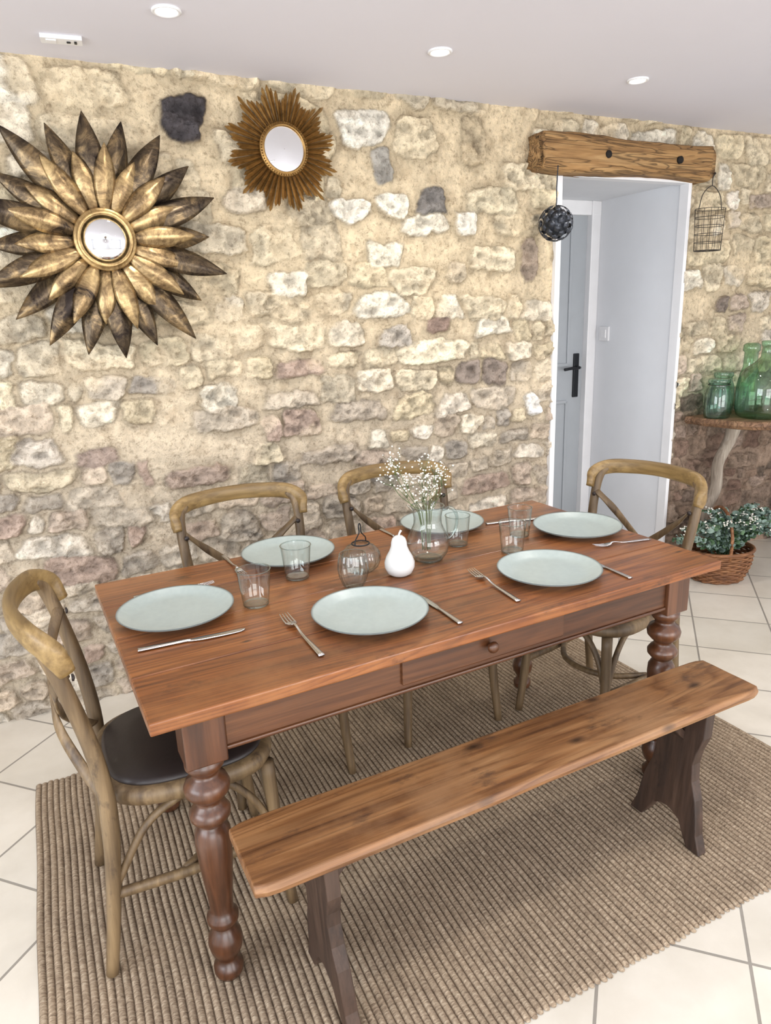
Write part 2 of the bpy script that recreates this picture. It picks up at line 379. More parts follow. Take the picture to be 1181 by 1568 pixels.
for x,z in ((2.41,2.165),(2.865,2.165)):
    b.lathe([(.002,0),(.017,0),(.017,.012),(.002,.012)],n=16,mi=1,X=Matrix.Translation((x,1.487,z))@Matrix.Rotation(-pi/2,4,'X')@Matrix.Translation((0,0,-.002)))
b.obj('beam_lintel',[beamw,dark])
# ------------------------------------------------------------ ceiling spots
em=M('lamp_glow'); em.set(Emission_Color=(1,.93,.8,1),Emission_Strength=8); em=em.m
for i,(x,y) in enumerate(((.389,1.10),(1.305,1.12),(2.217,1.131),(.389,-.55),(1.305,-.55),(2.217,-.55),(3.2,-.55))):
    b=B(); b.lathe([(.042,0),(.043,-.004),(.036,-.007),(.030,-.003),(.029,.0)],n=32,cap=False)
    b.lathe([(.001,-.0015),(.0295,-.0015)],n=32,mi=1,cap=False)
    b.obj('recessed_spotlight',[whitep,em],loc=(x,y,CZ))
    ld=bpy.data.lights.new('spot','SPOT'); ld.energy=18 if y>0 else 16; ld.spot_size=radians(130); ld.spot_blend=.9; ld.color=(1,.95,.87); ld.shadow_soft_size=.035
    lo=bpy.data.objects.new('spot_lamp',ld); lo.location=(x,y,CZ-.015); scene.collection.objects.link(lo)
b=B(); b.box((0,0,-.006),(.12,.05,.012)); b.box((-.03,0,-.013),(.03,.03,.004)); b.box((.02,0,-.013),(.012,.012,.003),1); b.box((.04,0,-.013),(.008,.02,.003),1)
b.obj('ceiling_socket',[whitep,blackm],loc=(.12,1.41,CZ),rz=-.1,bevel=.002)

# ------------------------------------------------------------ rug
def rug():
    x0,x1,y0,y1=-.31,2.0,-.315,1.105; p=.0178; ns=8
    nx=int((x1-x0)/p)*ns+1; ny=170
    rr=np.random.RandomState(3).rand(400)
    i=np.arange(nx); rib=i//ns; ph=(i%ns)/ns
    hx=(np.abs(np.sin(pi*ph)))**.6
    X=np.zeros((ny,nx));Y=X.copy();Z=X.copy();C=X.copy()
    for j in range(ny):
        t=j/(ny-1)
        sc=.009*hx-.0045
        off=(rr[rib%400]-.5)*.008
        e0=y0-sc+off; e1=y1+sc-off
        yy=e0+(e1-e0)*t; X[j]=x0+i*p/ns+.004*np.sin(yy*4+1)+.002*np.sin(yy*11)
        Y[j]=yy; ed=min(1,min(j,ny-1-j)/1.5)
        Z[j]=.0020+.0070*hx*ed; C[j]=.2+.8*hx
    V=np.stack([X,Y,Z],-1).reshape(-1,3); idx=np.arange(nx*ny).reshape(ny,nx)
    q=np.stack([idx[:-1,:-1],idx[:-1,1:],idx[1:,1:],idx[1:,:-1]],-1).reshape(-1,4)
    me=bpy.data.meshes.new('jute_rug'); me.from_pydata(V.tolist(),[],q.tolist())
    me.polygons.foreach_set('use_smooth',[True]*len(q))
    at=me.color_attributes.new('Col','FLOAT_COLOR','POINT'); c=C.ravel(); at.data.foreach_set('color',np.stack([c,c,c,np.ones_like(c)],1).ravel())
    o=bpy.data.objects.new('jute_rug',me); scene.collection.objects.link(o)
    m=M('jute'); a=m.n('ShaderNodeAttribute',attribute_name='Col')
    n1=m.noise(m.coord(scale=(60,190,1)),1,4,.7); n2=m.noise(m.coord(),2.5,4); n3=m.noise(m.coord(scale=(52,9,1),loc=(4,2,0)),1,3,.6)
    c=m.ramp(n1,[(.3,lin(120,103,86)),(.5,lin(172,153,130)),(.72,lin(210,195,172))])
    c=m.mix(.6,c,m.ramp(n2,[(.3,(.8,.78,.76,1)),(.7,(1.05,1.03,1,1))]),'MULTIPLY')
    c=m.mix(.7,c,m.ramp(n3,[(.35,(.70,.68,.66,1)),(.65,(1.1,1.1,1.1,1))]),'MULTIPLY')
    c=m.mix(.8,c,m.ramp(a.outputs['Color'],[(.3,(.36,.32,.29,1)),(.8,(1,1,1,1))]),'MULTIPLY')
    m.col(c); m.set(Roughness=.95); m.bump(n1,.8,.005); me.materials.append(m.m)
rug()
RZ=.0105
# ------------------------------------------------------------ table
tw_x=wood('table_pine_x',lin(90,50,24),lin(142,84,40),lin(172,110,58),0,.34,1.0,lin(62,36,20),.0,bump=.2,coat=.22,knots=.5,wear=lin(156,104,60),rings=.8)
tw_z=wood('table_pine_leg',lin(54,32,20),lin(84,50,30),lin(108,68,42),2,.34,1.0,bump=.12,coat=.3)
tw_a=wood('table_apron',lin(64,38,22),lin(94,57,32),lin(116,75,44),0,.38,1.0,bump=.12,coat=.2,rings=.4)
L,D=1.634,.854; ZT=.76
b=B()
ys=[0,.20,.43,.645,D]
for i in range(4):
    w=ys[i+1]-ys[i]-.0008; b.box((L/2,(ys[i]+ys[i+1])/2,ZT-.014),(L,w,.028),0)
ix,iy=.11,.094
leg=[(.024,0),(.030,.002),(.034,.012),(.034,.028),(.027,.036),(.021,.048),(.025,.056),(.036,.075),(.040,.095),(.037,.115),(.027,.132),(.022,.142),(.030,.148),(.036,.158),(.036,.170),(.029,.180),
     (.026,.190),(.028,.22),(.033,.27),(.038,.33),(.0405,.375),(.039,.40),(.031,.415),(.026,.422),(.034,.428),(.044,.440),(.045,.452),(.037,.464),(.028,.472),(.027,.482),(.037,.490),(.048,.503),(.050,.517),(.044,.532),(.031,.541),(.027,.55),(.034,.557),(.042,.568),(.042,.580),(.033,.590),(.030,.60)]
for x in (ix,L-ix):
    for y in (iy,D-iy):
        b.lathe(leg,(x,y,RZ),36,1); b.box((x,y,.665),(.088,.088,.135),1)
az=.675; ah=.115
b.box((L/2,iy-.02,az),(L-2*ix-.088,.024,ah),2); b.box((L/2,D-iy+.02,az),(L-2*ix-.088,.024,ah),2)
b.box((ix-.02,D/2,az),(.024,D-2*iy-.088,ah),2); b.box((L-ix+.02,D/2,az),(.024,D-2*iy-.088,ah),2)
b.box((L/2,iy-.034,.622),(L-2*ix-.088,.008,.010),2)
b.box((.83,iy-.036,.682),(.50,.010,.085),2)
kn=[(.006,0),(.007,.008),(.012,.012),(.0155,.018),(.0145,.025),(.008,.029),(.001,.030)]
b.lathe(kn,n=20,mi=2,X=Matrix.Translation((.83,iy-.041,.682))@Matrix.Rotation(pi/2,4,'X'))
b.obj('dining_table',[tw_x,tw_z,tw_a],rz=TH,bevel=.0035)
# ------------------------------------------------------------ bench
bw=wood('bench_top_wood',lin(96,64,40),lin(148,104,64),lin(176,136,94),0,.5,1.3,lin(76,54,40),.4,bump=.5,coat=.08,knots=1.0,fine=75,wear=lin(156,120,86),rings=.8)
bl=wood('bench_leg_wood',lin(44,34,30),lin(72,54,44),lin(98,76,62),2,.5,1.0,lin(34,27,25),.3,bump=.35)
b=B()
nx=60; V=[];F=[]; hl,hw,hz=.722,.102,.013
for j in range(nx+1):
    x=-hl+2*hl*j/nx; e=min(j,nx-j); w0=hw*(1-.10*(e==0)-.02*(e==1))
    d1=.0025*float(vnoise(np.array(x*5.+9),np.array(1.),4)); d2=.0025*float(vnoise(np.array(x*5.+3),np.array(4.),4))
    for (y,z) in ((-w0+d1,-hz),(-w0-.003+d1,0),(-w0+.004+d1,hz),(-w0*.5,hz+.0005),(0,hz),(w0*.5,hz+.0005),(w0-.004+d2,hz),(w0+.003+d2,0),(w0+d2,-hz)):
        V.append((x,y,z))
for j in range(nx):
    for i in range(9): k=(i+1)%9; F.append((j*9+i,(j+1)*9+i,(j+1)*9+k,j*9+k))
F.append(tuple(range(9))); F.append(tuple(nx*9+i for i in range(8,-1,-1)))
b.add(V,F,0,False,Matrix.Translation((0,0,.447)))
def legplank(x,lean=0):
    out=[(.085,.434),(.086,.34),(.070,.29),(.064,.25),(.070,.20),(.088,.15),(.098,.10),(.106,.05),(.125,.0)]
    arch=[(.082,.0),(.060,.035),(.045,.065),(.02,.078),(0,.082)]
    half=out+arch; poly=half+[(-y,z) for y,z in reversed(half[:-1])]
    th=.016; V=[];n=len(poly)
    for sx in (-th,th):
        for y,z in poly: V.append((x+sx+lean*(z/.434),y,z+RZ))
    F=[]
    for i in range(n): k=(i+1)%n; F.append((i,k,n+k,n+i))
    F.append(tuple(range(n-1,-1,-1))); F.append(tuple(n+i for i in range(n)))
    b.add(V,F,1,False)
legplank(-.545,-.02); legplank(.515,.035)
for x,s in ((-.56,1),(.54,-1)):
    b.box((0,0,0),(.02,.05,.17),1,X=Matrix.Translation((x+s*.055,0,.375))@Matrix.Rotation(s*.75,4,'Y'))
    b.box((x-s*.03,0,.424),(.05,.15,.02),1)
b.obj('wooden_bench',[bw,bl],loc=(.852,-.047,0),rz=.028,bevel=.003)

# ------------------------------------------------------------ chairs
cw=wood('chair_weathered_oak',lin(68,54,40),lin(112,92,66),lin(148,124,90),2,.5,.8,lin(56,44,36),.2,bump=.3,fine=60)
cr=wood('chair_rail_oak',lin(96,74,44),lin(142,116,72),lin(174,146,98),0,.42,.8,lin(80,60,40),.0,bump=.25,fine=60)
seatm=plain('seat_leather_dark',lin(38,30,28),.45,var=.2,nscale=8,bump=.1)
def chair(loc,phi):
    b=B()
    for s in (-1,1):
        b.sweep([(s*.195,-.245,0),(s*.19,-.215,.2),(s*.188,-.195,.42),(s*.195,-.205,.58),(s*.207,-.235,.74),(s*.205,-.262,.84),(s*.18,-.282,.872)],[.0145,.017,.019,.018,.017,.017,.013],n=12,up=(0,1,0))
        b.sweep([(s*.165,.175,.42),(s*.175,.185,.2),(s*.188,.205,0)],[.018,.0165,.014],n=12,up=(0,1,0))
        b.sweep([(s*.197,-.236,.785),(s*.14,-.262,.725),(s*.05,-.272+(.006*s),.645),(-s*.03,-.266+(.006*s),.58),(-s*.11,-.236,.51),(-s*.165,-.20,.455)],.0045,.0135,n=8,up=(.5*s,0,.7),power=3)
        b.sweep([(s*.176,.18,.22),(s*.17,.13,.33),(s*.165,.06,.40),(s*.168,-.02,.405),(s*.178,-.12,.36),(s*.188,-.20,.24)],.010,n=8,up=(1,0,0))
        b.sweep([(s*.19,-.215,.21),(s*.185,-.02,.20),(s*.176,.185,.21)],.011,.014,n=8)
    b.sweep([(-.172,.183,.22),(-.13,.175,.33),(-.06,.17,.40),(.06,.17,.40),(.13,.175,.33),(.172,.183,.22)],.010,n=8,up=(0,1,0))
    b.sweep([(-.19,-.212,.26),(-.14,-.208,.36),(-.06,-.205,.41),(.06,-.205,.41),(.14,-.208,.36),(.19,-.212,.26)],.010,n=8,up=(0,1,0))
    b.sweep([(-.182,-.05,.205),(-.1,.05,.205),(0,.08,.205),(.1,.05,.205),(.182,-.05,.205)],.011,n=8)
    b.sweep([(-.222,-.228,.80),(-.222,-.25,.85),(-.18,-.285,.876),(-.09,-.315,.884),(0,-.325,.886),(.09,-.315,.884),(.18,-.285,.876),(.222,-.25,.85),(.222,-.228,.80)],[.014,.016,.015,.014,.014,.014,.015,.016,.014],[.018,.026,.028,.027,.026,.027,.028,.026,.018],n=14,mi=1,power=3)
    for s in (-1,1): b.lathe([(.008,0),(.008,.004),(.003,.006)],n=10,mi=2,X=Matrix.Translation((s*.197,-.222,.775))@Matrix.Rotation(-pi/2,4,'X'))
    def ring(hw,hd,z,e=3.2,n=48):
        R=[]
        for i in range(n):
            a=2*pi*i/n; c,s_=cos(a),sin(a); c=abs(c)**(2/e)*(1 if c>=0 else -1); s_=abs(s_)**(2/e)*(1 if s_>=0 else -1)
            R.append((hw*c*(1+.05*s_),hd*s_,z))
        return R
    def stack(rings,mi):
        V=[p for R in rings for p in R]; n=len(rings[0]); F=[]
        for j in range(len(rings)-1):
            for i in range(n): k=(i+1)%n; F.append((j*n+i,j*n+k,(j+1)*n+k,(j+1)*n+i))
        F.append(tuple(range(n-1,-1,-1))); F.append(tuple((len(rings)-1)*n+i for i in range(n)))
        b.add(V,F,mi,True)
    stack([ring(.195,.195,.412),ring(.207,.207,.418),ring(.212,.212,.435),ring(.208,.208,.452),ring(.196,.196,.457)],0)
    stack([ring(.188,.188,.452),ring(.190,.190,.462),ring(.180,.180,.470),ring(.12,.12,.473),ring(.03,.03,.473)],2)
    return b.obj('dining_chair',[cw,cr,seatm],loc=(loc[0],loc[1],RZ+.002),rz=phi-pi/2)
chair((.10,.415),0.0); chair((1.61,.555),pi+.21); chair((.465,.85),-pi/2); chair((1.08,.885),-pi/2-.03)

# ------------------------------------------------------------ tableware
platem=M('stoneware_glaze'); 
tc=platem.coord(); n=platem.noise(tc,60,3)
base=platem.ramp(n,[(.3,lin(170,183,181)),(.7,lin(177,190,187))])
ln=platem.n('ShaderNodeVectorMath',operation='LENGTH'); c3=platem.n('ShaderNodeTexCoord'); sx=platem.n('ShaderNodeVectorMath',operation='MULTIPLY'); sx.inputs[1].default_value=(1,1,0)
platem.l(c3.outputs['Object'],sx.inputs[0]); platem.l(sx.outputs[0],ln.inputs[0])
rimf=platem.ramp(ln.outputs['Value'],[(0,(0,0,0,1)),(.1440,(0,0,0,1)),(.1452,(1,1,1,1))])
platem.col(platem.mix(rimf,base,lin(74,80,82))); platem.set(Roughness=.3); platem=platem.m
for (x,y) in ((.137,.502),(.567,.235),(1.132,.245),(1.472,.525),(.532,.785),(1.105,.805)):
    b=B(); b.lathe([(.001,0),(.085,0),(.088,.003),(.115,.008),(.143,.019),(.1475,.0235),(.1470,.025),(.143,.0235),(.120,.0135),(.106,.0095),(.09,.0085),(.04,.0085),(.001,.0085)],n=72,cap=False)
    b.obj('dinner_plate',[platem],loc=(x,y,ZT+.0005))
clear=glass('clear_glass')
rimg=glass('glass_rim',(.78,.84,.83,1),(.40,.50,.49,1),.9)
def ringat(b,r_,z_,t_,mi=1,n=40): b.sweep([(r_*cos(a),r_*sin(a),z_) for a in np.linspace(0,2*pi,n,endpoint=False)],t_,n=6,mi=mi,smooth=0,closed=True)
def tumbler(x,y,rt=.044,rb=.034,h=.10):
    b=B(); b.lathe([(.001,0),(rb-.003,0),(rb,.004),((rb+rt)/2,h*.5),(rt,h)],n=40,cap=False)
    b.lathe([(.001,.010),(rb-.004,.010)],n=40,cap=False)
    ringat(b,rt,h,.0015); ringat(b,rb-.002,.004,.0024)
    return b.obj('drinking_glass',[clear,rimg],loc=(x,y,ZT+.0024))
tumbler(.335,.455); tumbler(.495,.588); tumbler(1.155,.455,.042,.034,.095); tumbler(1.27,.575,.040,.032,.098); tumbler(1.045,.60,.04,.032,.1)
smoke=glass('smoky_glass',(.88,.92,.91,1),(.34,.43,.44,1))
b=B(); b.lathe([(.001,0),(.026,0),(.03,.004),(.040,.03),(.043,.05),(.041,.072),(.036,.095)],n=96,cap=False,flute=(.03,16)); ringat(b,.036,.095,.0013)
b.obj('ribbed_tumbler',[smoke,rimg],loc=(.615,.452,ZT+.0008))
b=B(); b.lathe([(.001,0),(.03,0),(.036,.004),(.052,.02),(.058,.042),(.054,.062),(.04,.078),(.026,.084),(.024,.09)],n=96,cap=False,flute=(.03,14))
b.sweep([(.026,0,.086),(.024,0,.10),(.012,0,.112),(.004,0,.122),(.004,0,.14),(-.001,0,.148),(-.006,0,.14),(-.004,0,.122),(-.012,0,.112),(-.024,0,.10),(-.026,0,.086)],.0018,n=6,up=(0,1,0),mi=1)
ringat(b,.026,.087,.002)
b.obj('glass_tealight_lantern',[smoke,blackm],loc=(.68,.545,ZT+.0008),rz=.5)
porc=plain('white_porcelain',lin(222,223,222),.18,var=.02)
b=B(); b.lathe([(.001,0),(.024,0),(.036,.008),(.0435,.025),(.044,.04),(.038,.057),(.029,.073),(.0235,.088),(.0225,.100),(.019,.111),(.011,.118),(.001,.120)],n=40)
b.sweep([(0,0,.116),(.002,0,.125),(.008,0,.134)],[.0035,.0028,.0035],n=8)
b.obj('ceramic_pear',[porc],loc=(.765,.462,ZT+.0005))
b=B(); pr=[(.001,0),(.038,0),(.046,.004),(.060,.025),(.066,.05),(.062,.075),(.050,.098),(.043,.115),(.042,.135),(.047,.160),(.050,.170)]
b.lathe(pr,n=48,cap=False); b.lathe([(.001,.008),(.036,.008),(.05,.02)],n=48,cap=False); ringat(b,.050,.170,.0020); ringat(b,.040,.0035,.0034)
b.sweep([(.047,0,.155),(.075,0,.158),(.092,0,.13),(.088,0,.09),(.072,0,.065),(.060,0,.06)],[.006,.0055,.005,.005,.005,.006],n=10,up=(0,1,0),mi=1)
b.sweep([(-.046,0,.16),(-.056,0,.172),(-.064,0,.178)],[.012,.009,.004],[.006,.004,.002],n=10)
pit=b.obj('glass_pitcher',[clear,rimg],loc=(.90,.535,ZT+.0008),rz=-.25)
stemm=plain('stem_green',lin(96,112,70),.7); budm=plain('bud_white',lin(240,238,228),.8,var=.04)
rg=random.Random(5)
def bud(b,p,r_,mi=1):
    V=[];F=[]
    for k in range(2):
        for i in range(6):
            a=2*pi*i/6; V.append((p[0]+r_*cos(a)*(1 if k else .75),p[1]+r_*sin(a)*(1 if k else .75),p[2]+(r_*.35 if k else -r_*.5)))
    V.append((p[0],p[1],p[2]-r_)); V.append((p[0],p[1],p[2]+r_*.8))
    for i in range(6): k=(i+1)%6; F+= [(i,k,6+k,6+i),(12,k,i),(13,6+i,6+k)]
    b.add(V,F,mi)
b=B()
heads=[(-.09,.05,.285),(-.115,.02,.26),(-.06,.02,.25),(-.07,.07,.30),(.03,.0,.275),(.04,-.03,.25),(0,.03,.24),(.055,.03,.235),(-.03,-.03,.22),(.02,.05,.285),(-.02,.0,.20),(.04,.01,.20),(-.08,-.01,.225),(.0,-.02,.235)]
for hx_,hy_,hz_ in heads:
    b.sweep([(hx_*.15,hy_*.15,.02),(hx_*.25,hy_*.25,.14),(hx_*.7,hy_*.7,hz_*.75),(hx_*.9,hy_*.9,hz_-.03)],.0010,n=4,smooth=3)
    for k in range(20):
        q=(hx_+rg.gauss(0,.016),hy_+rg.gauss(0,.016),hz_+rg.gauss(0,.014))
        bud(b,q,rg.uniform(.002,.0036))
        if k%2==0: b.sweep([(hx_*.9,hy_*.9,hz_-.03),(q[0],q[1],q[2]-.002)],.0005,n=3,smooth=0)
b.obj('gypsophila_bouquet',[stemm,budm],loc=(.90,.535,ZT+.012))
steel=M('steel'); steel.set(Metallic=1,Roughness=.22,Base_Color=(.62,.62,.63,1)); steel=steel.m
def fork(tip,end,name='fork'):
    tip=np.array(tip);end=np.array(end);Ln=np.linalg.norm(tip-end); d=(tip-end)/Ln; b=B(); s=Ln/.21
    b.sweep([(0,0,.002),(0,.05,.003),(0,.10,.004),(0,.135,.010),(0,.15,.009)],[.0065,.005,.003,.0028,.004],[.0014,.0014,.0016,.0018,.0014],n=8,power=3)
    b.sweep([(0,.145,.009),(0,.155,.006),(0,.168,.004)],[.004,.0105,.012],[.0013]*3,n=8,power=3)
    for k in range(4):
        xx=-.0100+k*.00667; b.sweep([(xx,.164,.004),(xx,.185,.005),(xx*.9,.21,.009)],[.0019,.0017,.0008],[.0011,.001,.0006],n=6)
    o=b.obj(name,[steel],loc=(end[0],end[1],ZT+.0015),rz=atan2(d[1],d[0])-pi/2); o.scale=(s,s,s)
def knife(tip,end):
    tip=np.array(tip);end=np.array(end);Ln=np.linalg.norm(tip-end); d=(tip-end)/Ln; b=B(); s=Ln/.22
    b.sweep([(0,0,.003),(0,.04,.003),(0,.09,.003),(0,.105,.003)],[.0075,.0068,.005,.0045],[.0024]*4,n=8,power=3)
    b.sweep([(0,.10,.0025),(.001,.13,.0025),(.001,.18,.0025),(-.001,.21,.0025),(-.004,.22,.0025)],[.0055,.0095,.0095,.007,.001],[.0009]*5,n=6,power=3)
    o=b.obj('table_knife',[steel],loc=(end[0],end[1],ZT+.0008),rz=atan2(d[1],d[0])-pi/2); o.scale=(s,s,s)
fork((.375,.345),(.385,.095)); fork((.95,.375),(.94,.125)); fork((1.395,.355),(1.60,.325)); fork((.36,.68),(.35,.90)); fork((.27,.665),(.05,.68))
knife((.27,.318),(.02,.332)); knife((.735,.30),(.74,.085)); knife((1.30,.31),(1.30,.10)); knife((.915,.69),(.905,.89)); knife((1.48,.70),(1.25,.745))

# ------------------------------------------------------------ sunflower mirror
def petalmat(name,g0,g1,thr,metal=.75):
    m=M(name); v=m.coord(scale=(1,1,1)); n=m.noise(v,11,7,.75,.8); n2=m.noise(v,70,4)
    c=m.ramp(n,[(thr-.14,lin(44,36,32)),(thr,lin(*g0)),(thr+.16,lin(*g1))]); c=m.mix(.5,c,m.ramp(n2,[(.3,(.5,.46,.42,1)),(.7,(1.1,1.1,1.1,1))]),'MULTIPLY')
    m.col(c); m.set(Metallic=metal,Roughness=.36); m.bump(n2,.2,.003); return m.m
pg=petalmat('petal_gold',(146,122,88),(212,184,134),.46); pdk=petalmat('petal_dark',(98,84,66),(176,150,110),.51)
mir=M('mirror_glass'); mir.set(Metallic=1,Roughness=.02,Base_Color=(.9,.92,.94,1)); mir=mir.m
goldr=petalmat('gold_ring',(156,128,86),(206,176,124),.38)
def petal(b,ang,r0,r1,W,y0,lift,mi,twist=0):
    V=[];F=[];nu=16;nw=6
    for i in range(nu+1):
        t=i/nu; rad=r0+(r1-r0)*t
        w=(W*(max(0,sin(pi*min(1,(t*.93+.07))**1.05))**.95)*(1.0-.12*t) if t<1 else 0)+.0006
        for k in range(nw+1):
            q=(k/nw)*2-1
            depth=y0+lift*sin(pi*.5*t)-lift*.75*t*t+.42*w*(1-abs(q)) + twist*q*w
            V.append((rad,q*w,depth))
    for i in range(nu):
        for k in range(nw): a=i*(nw+1)+k; F.append((a,a+1,a+nw+2,a+nw+1))
    X=Matrix(((cos(ang),-sin(ang),0,0),(0,0,-1,0),(sin(ang),cos(ang),0,0),(0,0,0,1)))
    b.add(V,F,mi,True,X)
b=B(); N=20
for i in range(N):
    a=2*pi*(i+.15)/N+pi/2
    j=((i*7)%5-2)*.010
    if i%2: petal(b,a,.10,.390+j,.044,.010,.03,1,.18)
    else: petal(b,a,.10,.425+j,.047,.026,.04,1,-.18)
for i in range(18):
    a=2*pi*(i+.65)/18+pi/2
    petal(b,a,.085,(.310 if i%2 else .285),.037,.040+.010*(i%2),.035,0,.15*(1 if i%3 else -1))
XW=Matrix(((1,0,0,0),(0,0,-1,0),(0,1,0,0),(0,0,0,1)))
b.lathe([(.02,.0),(.095,.0),(.10,.045),(.104,.06),(.100,.068),(.094,.066),(.092,.074),(.086,.078),(.080,.072),(.077,.066)],n=64,mi=2,X=XW,cap=False)
b.lathe([(.077,.066),(.06,.073),(.04,.079),(.02,.0825),(.001,.084)],n=64,mi=3,X=XW,cap=False)
o=b.obj('sunflower_mirror',[pg,pdk,goldr,mir],loc=(.178,1.565,1.775)); o.modifiers.new('s','SOLIDIFY').thickness=.0015
# sunburst mirror
gm=petalmat('sunburst_gold',(126,96,54),(170,134,80),.34)
b=B(); N=84
for i in range(N):
    a=2*pi*i/N; tri=abs(((i%7)-3)/3.0); ln_=.222-.05*tri+.006*((i*5)%3)
    lay=.010 if i%2 else .018; w0=.0038; w1=.0068
    ra=.075; rm=ln_-.012
    V=[];
    for (rad,w,t) in ((ra,w0,.006),(rm,w1,.006),(ln_,.0006,.003)):
        V+=[(rad,-w,lay-.004),(rad,0,lay+t),(rad,w,lay-.004)]
    F=[(0,1,4,3),(1,2,5,4),(3,4,7,6),(4,5,8,7),(0,3,5,2),(3,6,8,5)]
    X=Matrix(((cos(a),-sin(a),0,0),(0,0,-1,0),(sin(a),cos(a),0,0),(0,0,0,1)))
    b.add(V,F,0,False,X)
b.lathe([(.02,.0),(.088,.0),(.094,.02),(.097,.027),(.092,.034),(.086,.032),(.084,.038),(.079,.036),(.0775,.029)],n=64,mi=0,X=XW,cap=False)
for k in range(60):
    a=2*pi*k/60; b.lathe([(.0005,-.003),(.003,0),(.0005,.003)],(.091*cos(a),.091*sin(a),.035),6,0,X=XW,cap=False)
b.lathe([(.0775,.029),(.04,.031),(.001,.032)],n=64,mi=1,X=XW,cap=False)
b.obj('sunburst_mirror',[gm,mir],loc=(.865,1.574,2.108))

# ------------------------------------------------------------ hanging ball
b=B(); R=.076
for i in range(60):
    z=1-2*(i+.5)/60; ph=i*2.39996; rr=sqrt(1-z*z); nrm=Vector((rr*cos(ph),rr*sin(ph),z))
    q=nrm.to_track_quat('Z','Y').to_matrix().to_4x4(); Xm=Matrix.Translation(nrm*R)@q
    V=[(0,0,.003)];F=[]
    for k in range(20):
        a=2*pi*k/20; rad=.0145*(1+.14*cos(5*a)); V.append((rad*cos(a),rad*sin(a),0))
    for k in range(20): F.append((0,1+k,1+(k+1)%20))
    b.add(V,F,0,True,Xm)
b.lathe([(.001,-.058),(.03,-.05),(.05,-.03),(.058,0),(.05,.03),(.03,.05),(.001,.058)],n=20)
b.sweep([(0,0,.07),(.002,0,.10),(0,0,.15),(.004,.0,.24)],.0018,n=5)
ballm=plain('dark_metal',lin(62,66,74),.4,.5,var=.15)
b.obj('hanging_flower_ball',[ballm],loc=(2.105,1.475,1.86)).modifiers.new('s','SOLIDIFY').thickness=.001
wirem=plain('rusty_wire',lin(70,66,62),.5,.6)
b=B(); r0,r1,h=.072,.082,.20
for k in range(6):
    t=k/5; rr=r0+(r1-r0)*t
    b.sweep([(rr*cos(a),rr*.8*sin(a),h*t) for a in np.linspace(0,2*pi,28,endpoint=False)],.0016,n=5,smooth=0,closed=True)
for k in range(14):
    a=2*pi*k/14; b.sweep([(0,0,.0),(r0*cos(a),r0*.8*sin(a),0),(r1*cos(a),r1*.8*sin(a),h)],.0013,n=4,smooth=0)
b.sweep([(-r1,0,h),(-.06,0,h+.07),(0,0,h+.11),(.06,0,h+.07),(r1,0,h)],.0022,n=6)
b.sweep([(0,0,h+.11),(0,0,h+.15),(.015,0,h+.17),(.02,.06,h+.17)],.003,n=6)
b.obj('wire_basket',[wirem],loc=(3.11,1.50,1.75))

# ------------------------------------------------------------ console with jars
slabw=wood('slab_wood',lin(92,66,46),lin(136,102,74),lin(166,134,100),0,.6,1.0,lin(74,52,38),.2,bump=.5,cracks=.4)
greyw=wood('driftwood',lin(120,108,96),lin(164,152,138),lin(194,184,170),2,.8,1.0,bump=.5)
b=B()
pts=[(3.10,1.545),(3.12,1.52),(3.11,1.44),(3.135,1.36),(3.15,1.27),(3.19,1.19),(3.27,1.14),(3.45,1.12),(3.65,1.13),(3.85,1.11),(4.1,1.12),(4.3,1.13),(4.3,1.545)]
n=len(pts); V=[(x,y,.885) for x,y in pts]+[(x-.006,y,.86) for x,y in pts]+[(x+.01,y,.84) for x,y in pts]
F=[tuple(range(n-1,-1,-1)),tuple(2*n+i for i in range(n))]
for l_ in range(2):
    for i in range(n): k=(i+1)%n; F.append((l_*n+i,l_*n+k,(l_+1)*n+k,(l_+1)*n+i))
b.add(V,F,0,False)
for X0 in (3.36,4.1):
    b.sweep([(X0+.03,1.45,.845),(X0+.015,1.46,.74),(X0-.04,1.48,.60),(X0-.03,1.49,.45),(X0-.10,1.505,.28),(X0-.08,1.51,.0)],[.045,.034,.031,.034,.030,.034],n=12,mi=1,up=(0,1,0))
b.obj('console_table',[slabw,greyw],bevel=.006)
green=glass('green_glass',(.58,.78,.62,1),(.15,.34,.22,1)); green2=glass('aqua_glass',(.68,.84,.78,1),(.24,.45,.40,1))
b=B(); p_=[(.001,0),(.105,0),(.128,.012),(.138,.05),(.139,.15),(.130,.21),(.10,.26),(.055,.295),(.034,.32),(.030,.37),(.036,.38),(.037,.40),(.030,.402)]
b.lathe(p_,n=48,cap=False); b.obj('demijohn',[green],loc=(3.375,1.28,.8855))
b=B(); b.lathe([(.001,0),(.05,0),(.062,.01),(.064,.10),(.060,.16),(.050,.21),(.038,.25),(.036,.33),(.045,.34),(.044,.37),(.03,.38)],n=40,cap=False); b.obj('glass_bottle',[green],loc=(3.50,1.475,.8855))
b=B(); jar=[(.001,0),(.058,0),(.066,.008),(.068,.06),(.066,.13),(.058,.155),(.050,.17),(.050,.185),(.056,.19),(.056,.205),(.05,.21),(.001,.212)]
b.lathe(jar,n=40,cap=False); ringat(b,.055,.178,.002)
b.obj('preserving_jar',[green2,wirem],loc=(3.185,1.41,.8855))
b=B(); b.lathe([(q*.9,z_*1.12) for q,z_ in jar],n=40,cap=False); b.obj('preserving_jar',[green2],loc=(3.30,1.48,.8855))
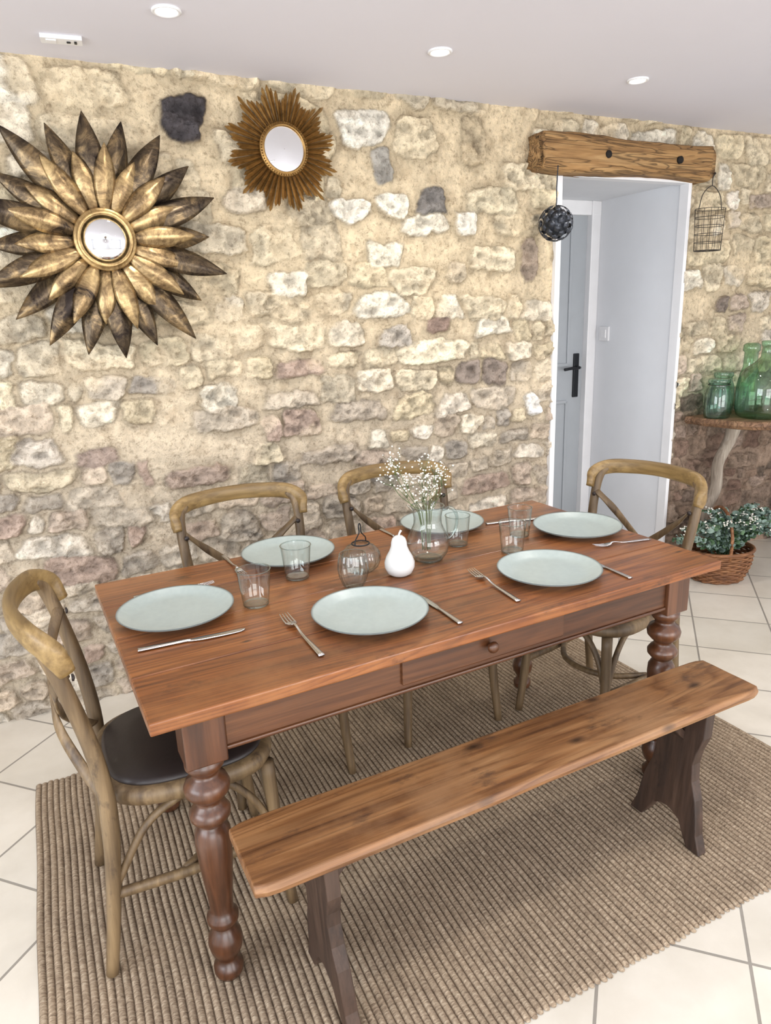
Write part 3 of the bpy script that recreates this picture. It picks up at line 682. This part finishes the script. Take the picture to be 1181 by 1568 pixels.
# ------------------------------------------------------------ wicker basket + foliage
wick=wood('wicker',lin(90,56,36),lin(138,92,58),lin(168,122,82),0,.6,3,bump=.4)
b=B(); 
for k in range(15):
    t=k/14; R0=.125+.035*sin(t*pi*.6); ww=.004*(1 if k%2 else -1)
    P=[((R0+ww*cos(14*a))*cos(a)*1.12,(R0+ww*cos(14*a))*sin(a)*.92,.008+.165*t) for a in np.linspace(0,2*pi,112,endpoint=False)]
    b.sweep(P,.0062,n=5,smooth=0,closed=True)
for k in range(28):
    a=2*pi*(k+.5)/28; b.sweep([(.122*1.12*cos(a),.92*.122*sin(a),.005),(.152*1.12*cos(a),.92*.152*sin(a),.08),(.158*1.12*cos(a),.92*.158*sin(a),.175)],.004,n=5,smooth=2)
b.sweep([(.165*1.12*cos(a),.92*.165*sin(a),.178) for a in np.linspace(0,2*pi,40,endpoint=False)],.010,n=7,smooth=0,closed=True)
b.lathe([(.001,.004),(.118,.004),(.13,.06),(.001,.06)],n=32)
b.sweep([(-.02,-.145,.15),(-.02,-.15,.27),(-.015,-.10,.37),(0,0,.405),(.015,.10,.37),(.02,.14,.27),(.02,.14,.15)],.009,n=8)
b.obj('wicker_basket',[wick],loc=(3.155,1.29,0),rz=-.35)
leafm=plain('eucalyptus_leaf',lin(128,150,140),.6,var=.35,nscale=30); leaf2=plain('leaf_green',lin(78,108,74),.6,var=.3,nscale=30)
b=B(); rg=random.Random(9)
for k in range(70):
    a=rg.uniform(0,2*pi); tilt=rg.uniform(.2,1.25); ln_=rg.uniform(.20,.31)
    dx,dy=cos(a)*sin(tilt),sin(a)*sin(tilt)*.5-.12
    if k%3==0: dx=abs(dx)*1.4+.3; dy=-abs(dy)*.6
    if k%7==0: dx=-abs(dx)*.9-.2
    P=[(0,0,.08),(dx*.08,dy*.08,.18),(dx*ln_*.8,dy*ln_*.8,.21+ln_*.55*cos(tilt)),(dx*ln_*1.25,dy*ln_*1.25,.20+ln_*.72*cos(tilt))]
    b.sweep(P,.0018,n=4,smooth=4,mi=1); C=catmull(P,6)
    for q in range(6,len(C)):
        for s in (-1,1):
            d=Vector((rg.gauss(0,1),rg.gauss(-.4,1),rg.gauss(.6,.6))).normalized(); X=Matrix.Translation(Vector(C[q]))@d.to_track_quat('Z','Y').to_matrix().to_4x4()
            rr=rg.uniform(.010,.018); V=[(0,0,.002)]+[(rr*.2+rr*(1.0+cos(t_)),rr*.8*sin(t_),.003*sin(3*t_)) for t_ in np.linspace(0,2*pi,9)[:-1]]
            b.add(V,[(0,1+i,1+(i+1)%8) for i in range(8)],0 if rg.random()<.7 else 1,True,X)
    if k%4==0:
        e=C[-1]
        for _ in range(16): bud(b,(e[0]+rg.gauss(0,.014),e[1]+rg.gauss(0,.014),e[2]+rg.gauss(0,.01)),.005,2)
b.obj('eucalyptus_arrangement',[leafm,leaf2,budm],loc=(3.18,1.285,.0))

# ------------------------------------------------------------ lights
w=bpy.data.worlds.new('World'); scene.world=w; w.use_nodes=True; bg=w.node_tree.nodes['Background']; bg.inputs[0].default_value=(.86,.92,1,1); bg.inputs[1].default_value=.95
def area(name,loc,rot,sx,sy,e,c):
    ld=bpy.data.lights.new(name,'AREA'); ld.shape='RECTANGLE'; ld.size=sx; ld.size_y=sy; ld.energy=e; ld.color=c
    o=bpy.data.objects.new(name,ld); o.location=loc; o.rotation_euler=rot; scene.collection.objects.link(o)
for i,x in enumerate((-.8,2.8)): area('daylight_window_%d'%i,(x,YF-.16,1.2),(radians(90),0,0),2.7,1.85,112,(1,.985,.97))
area('daylight_window_left',(XL-.08,(LW0+LW1)/2,1.35),(0,radians(-90),0),1.4,2.5,85,(.88,.94,1))
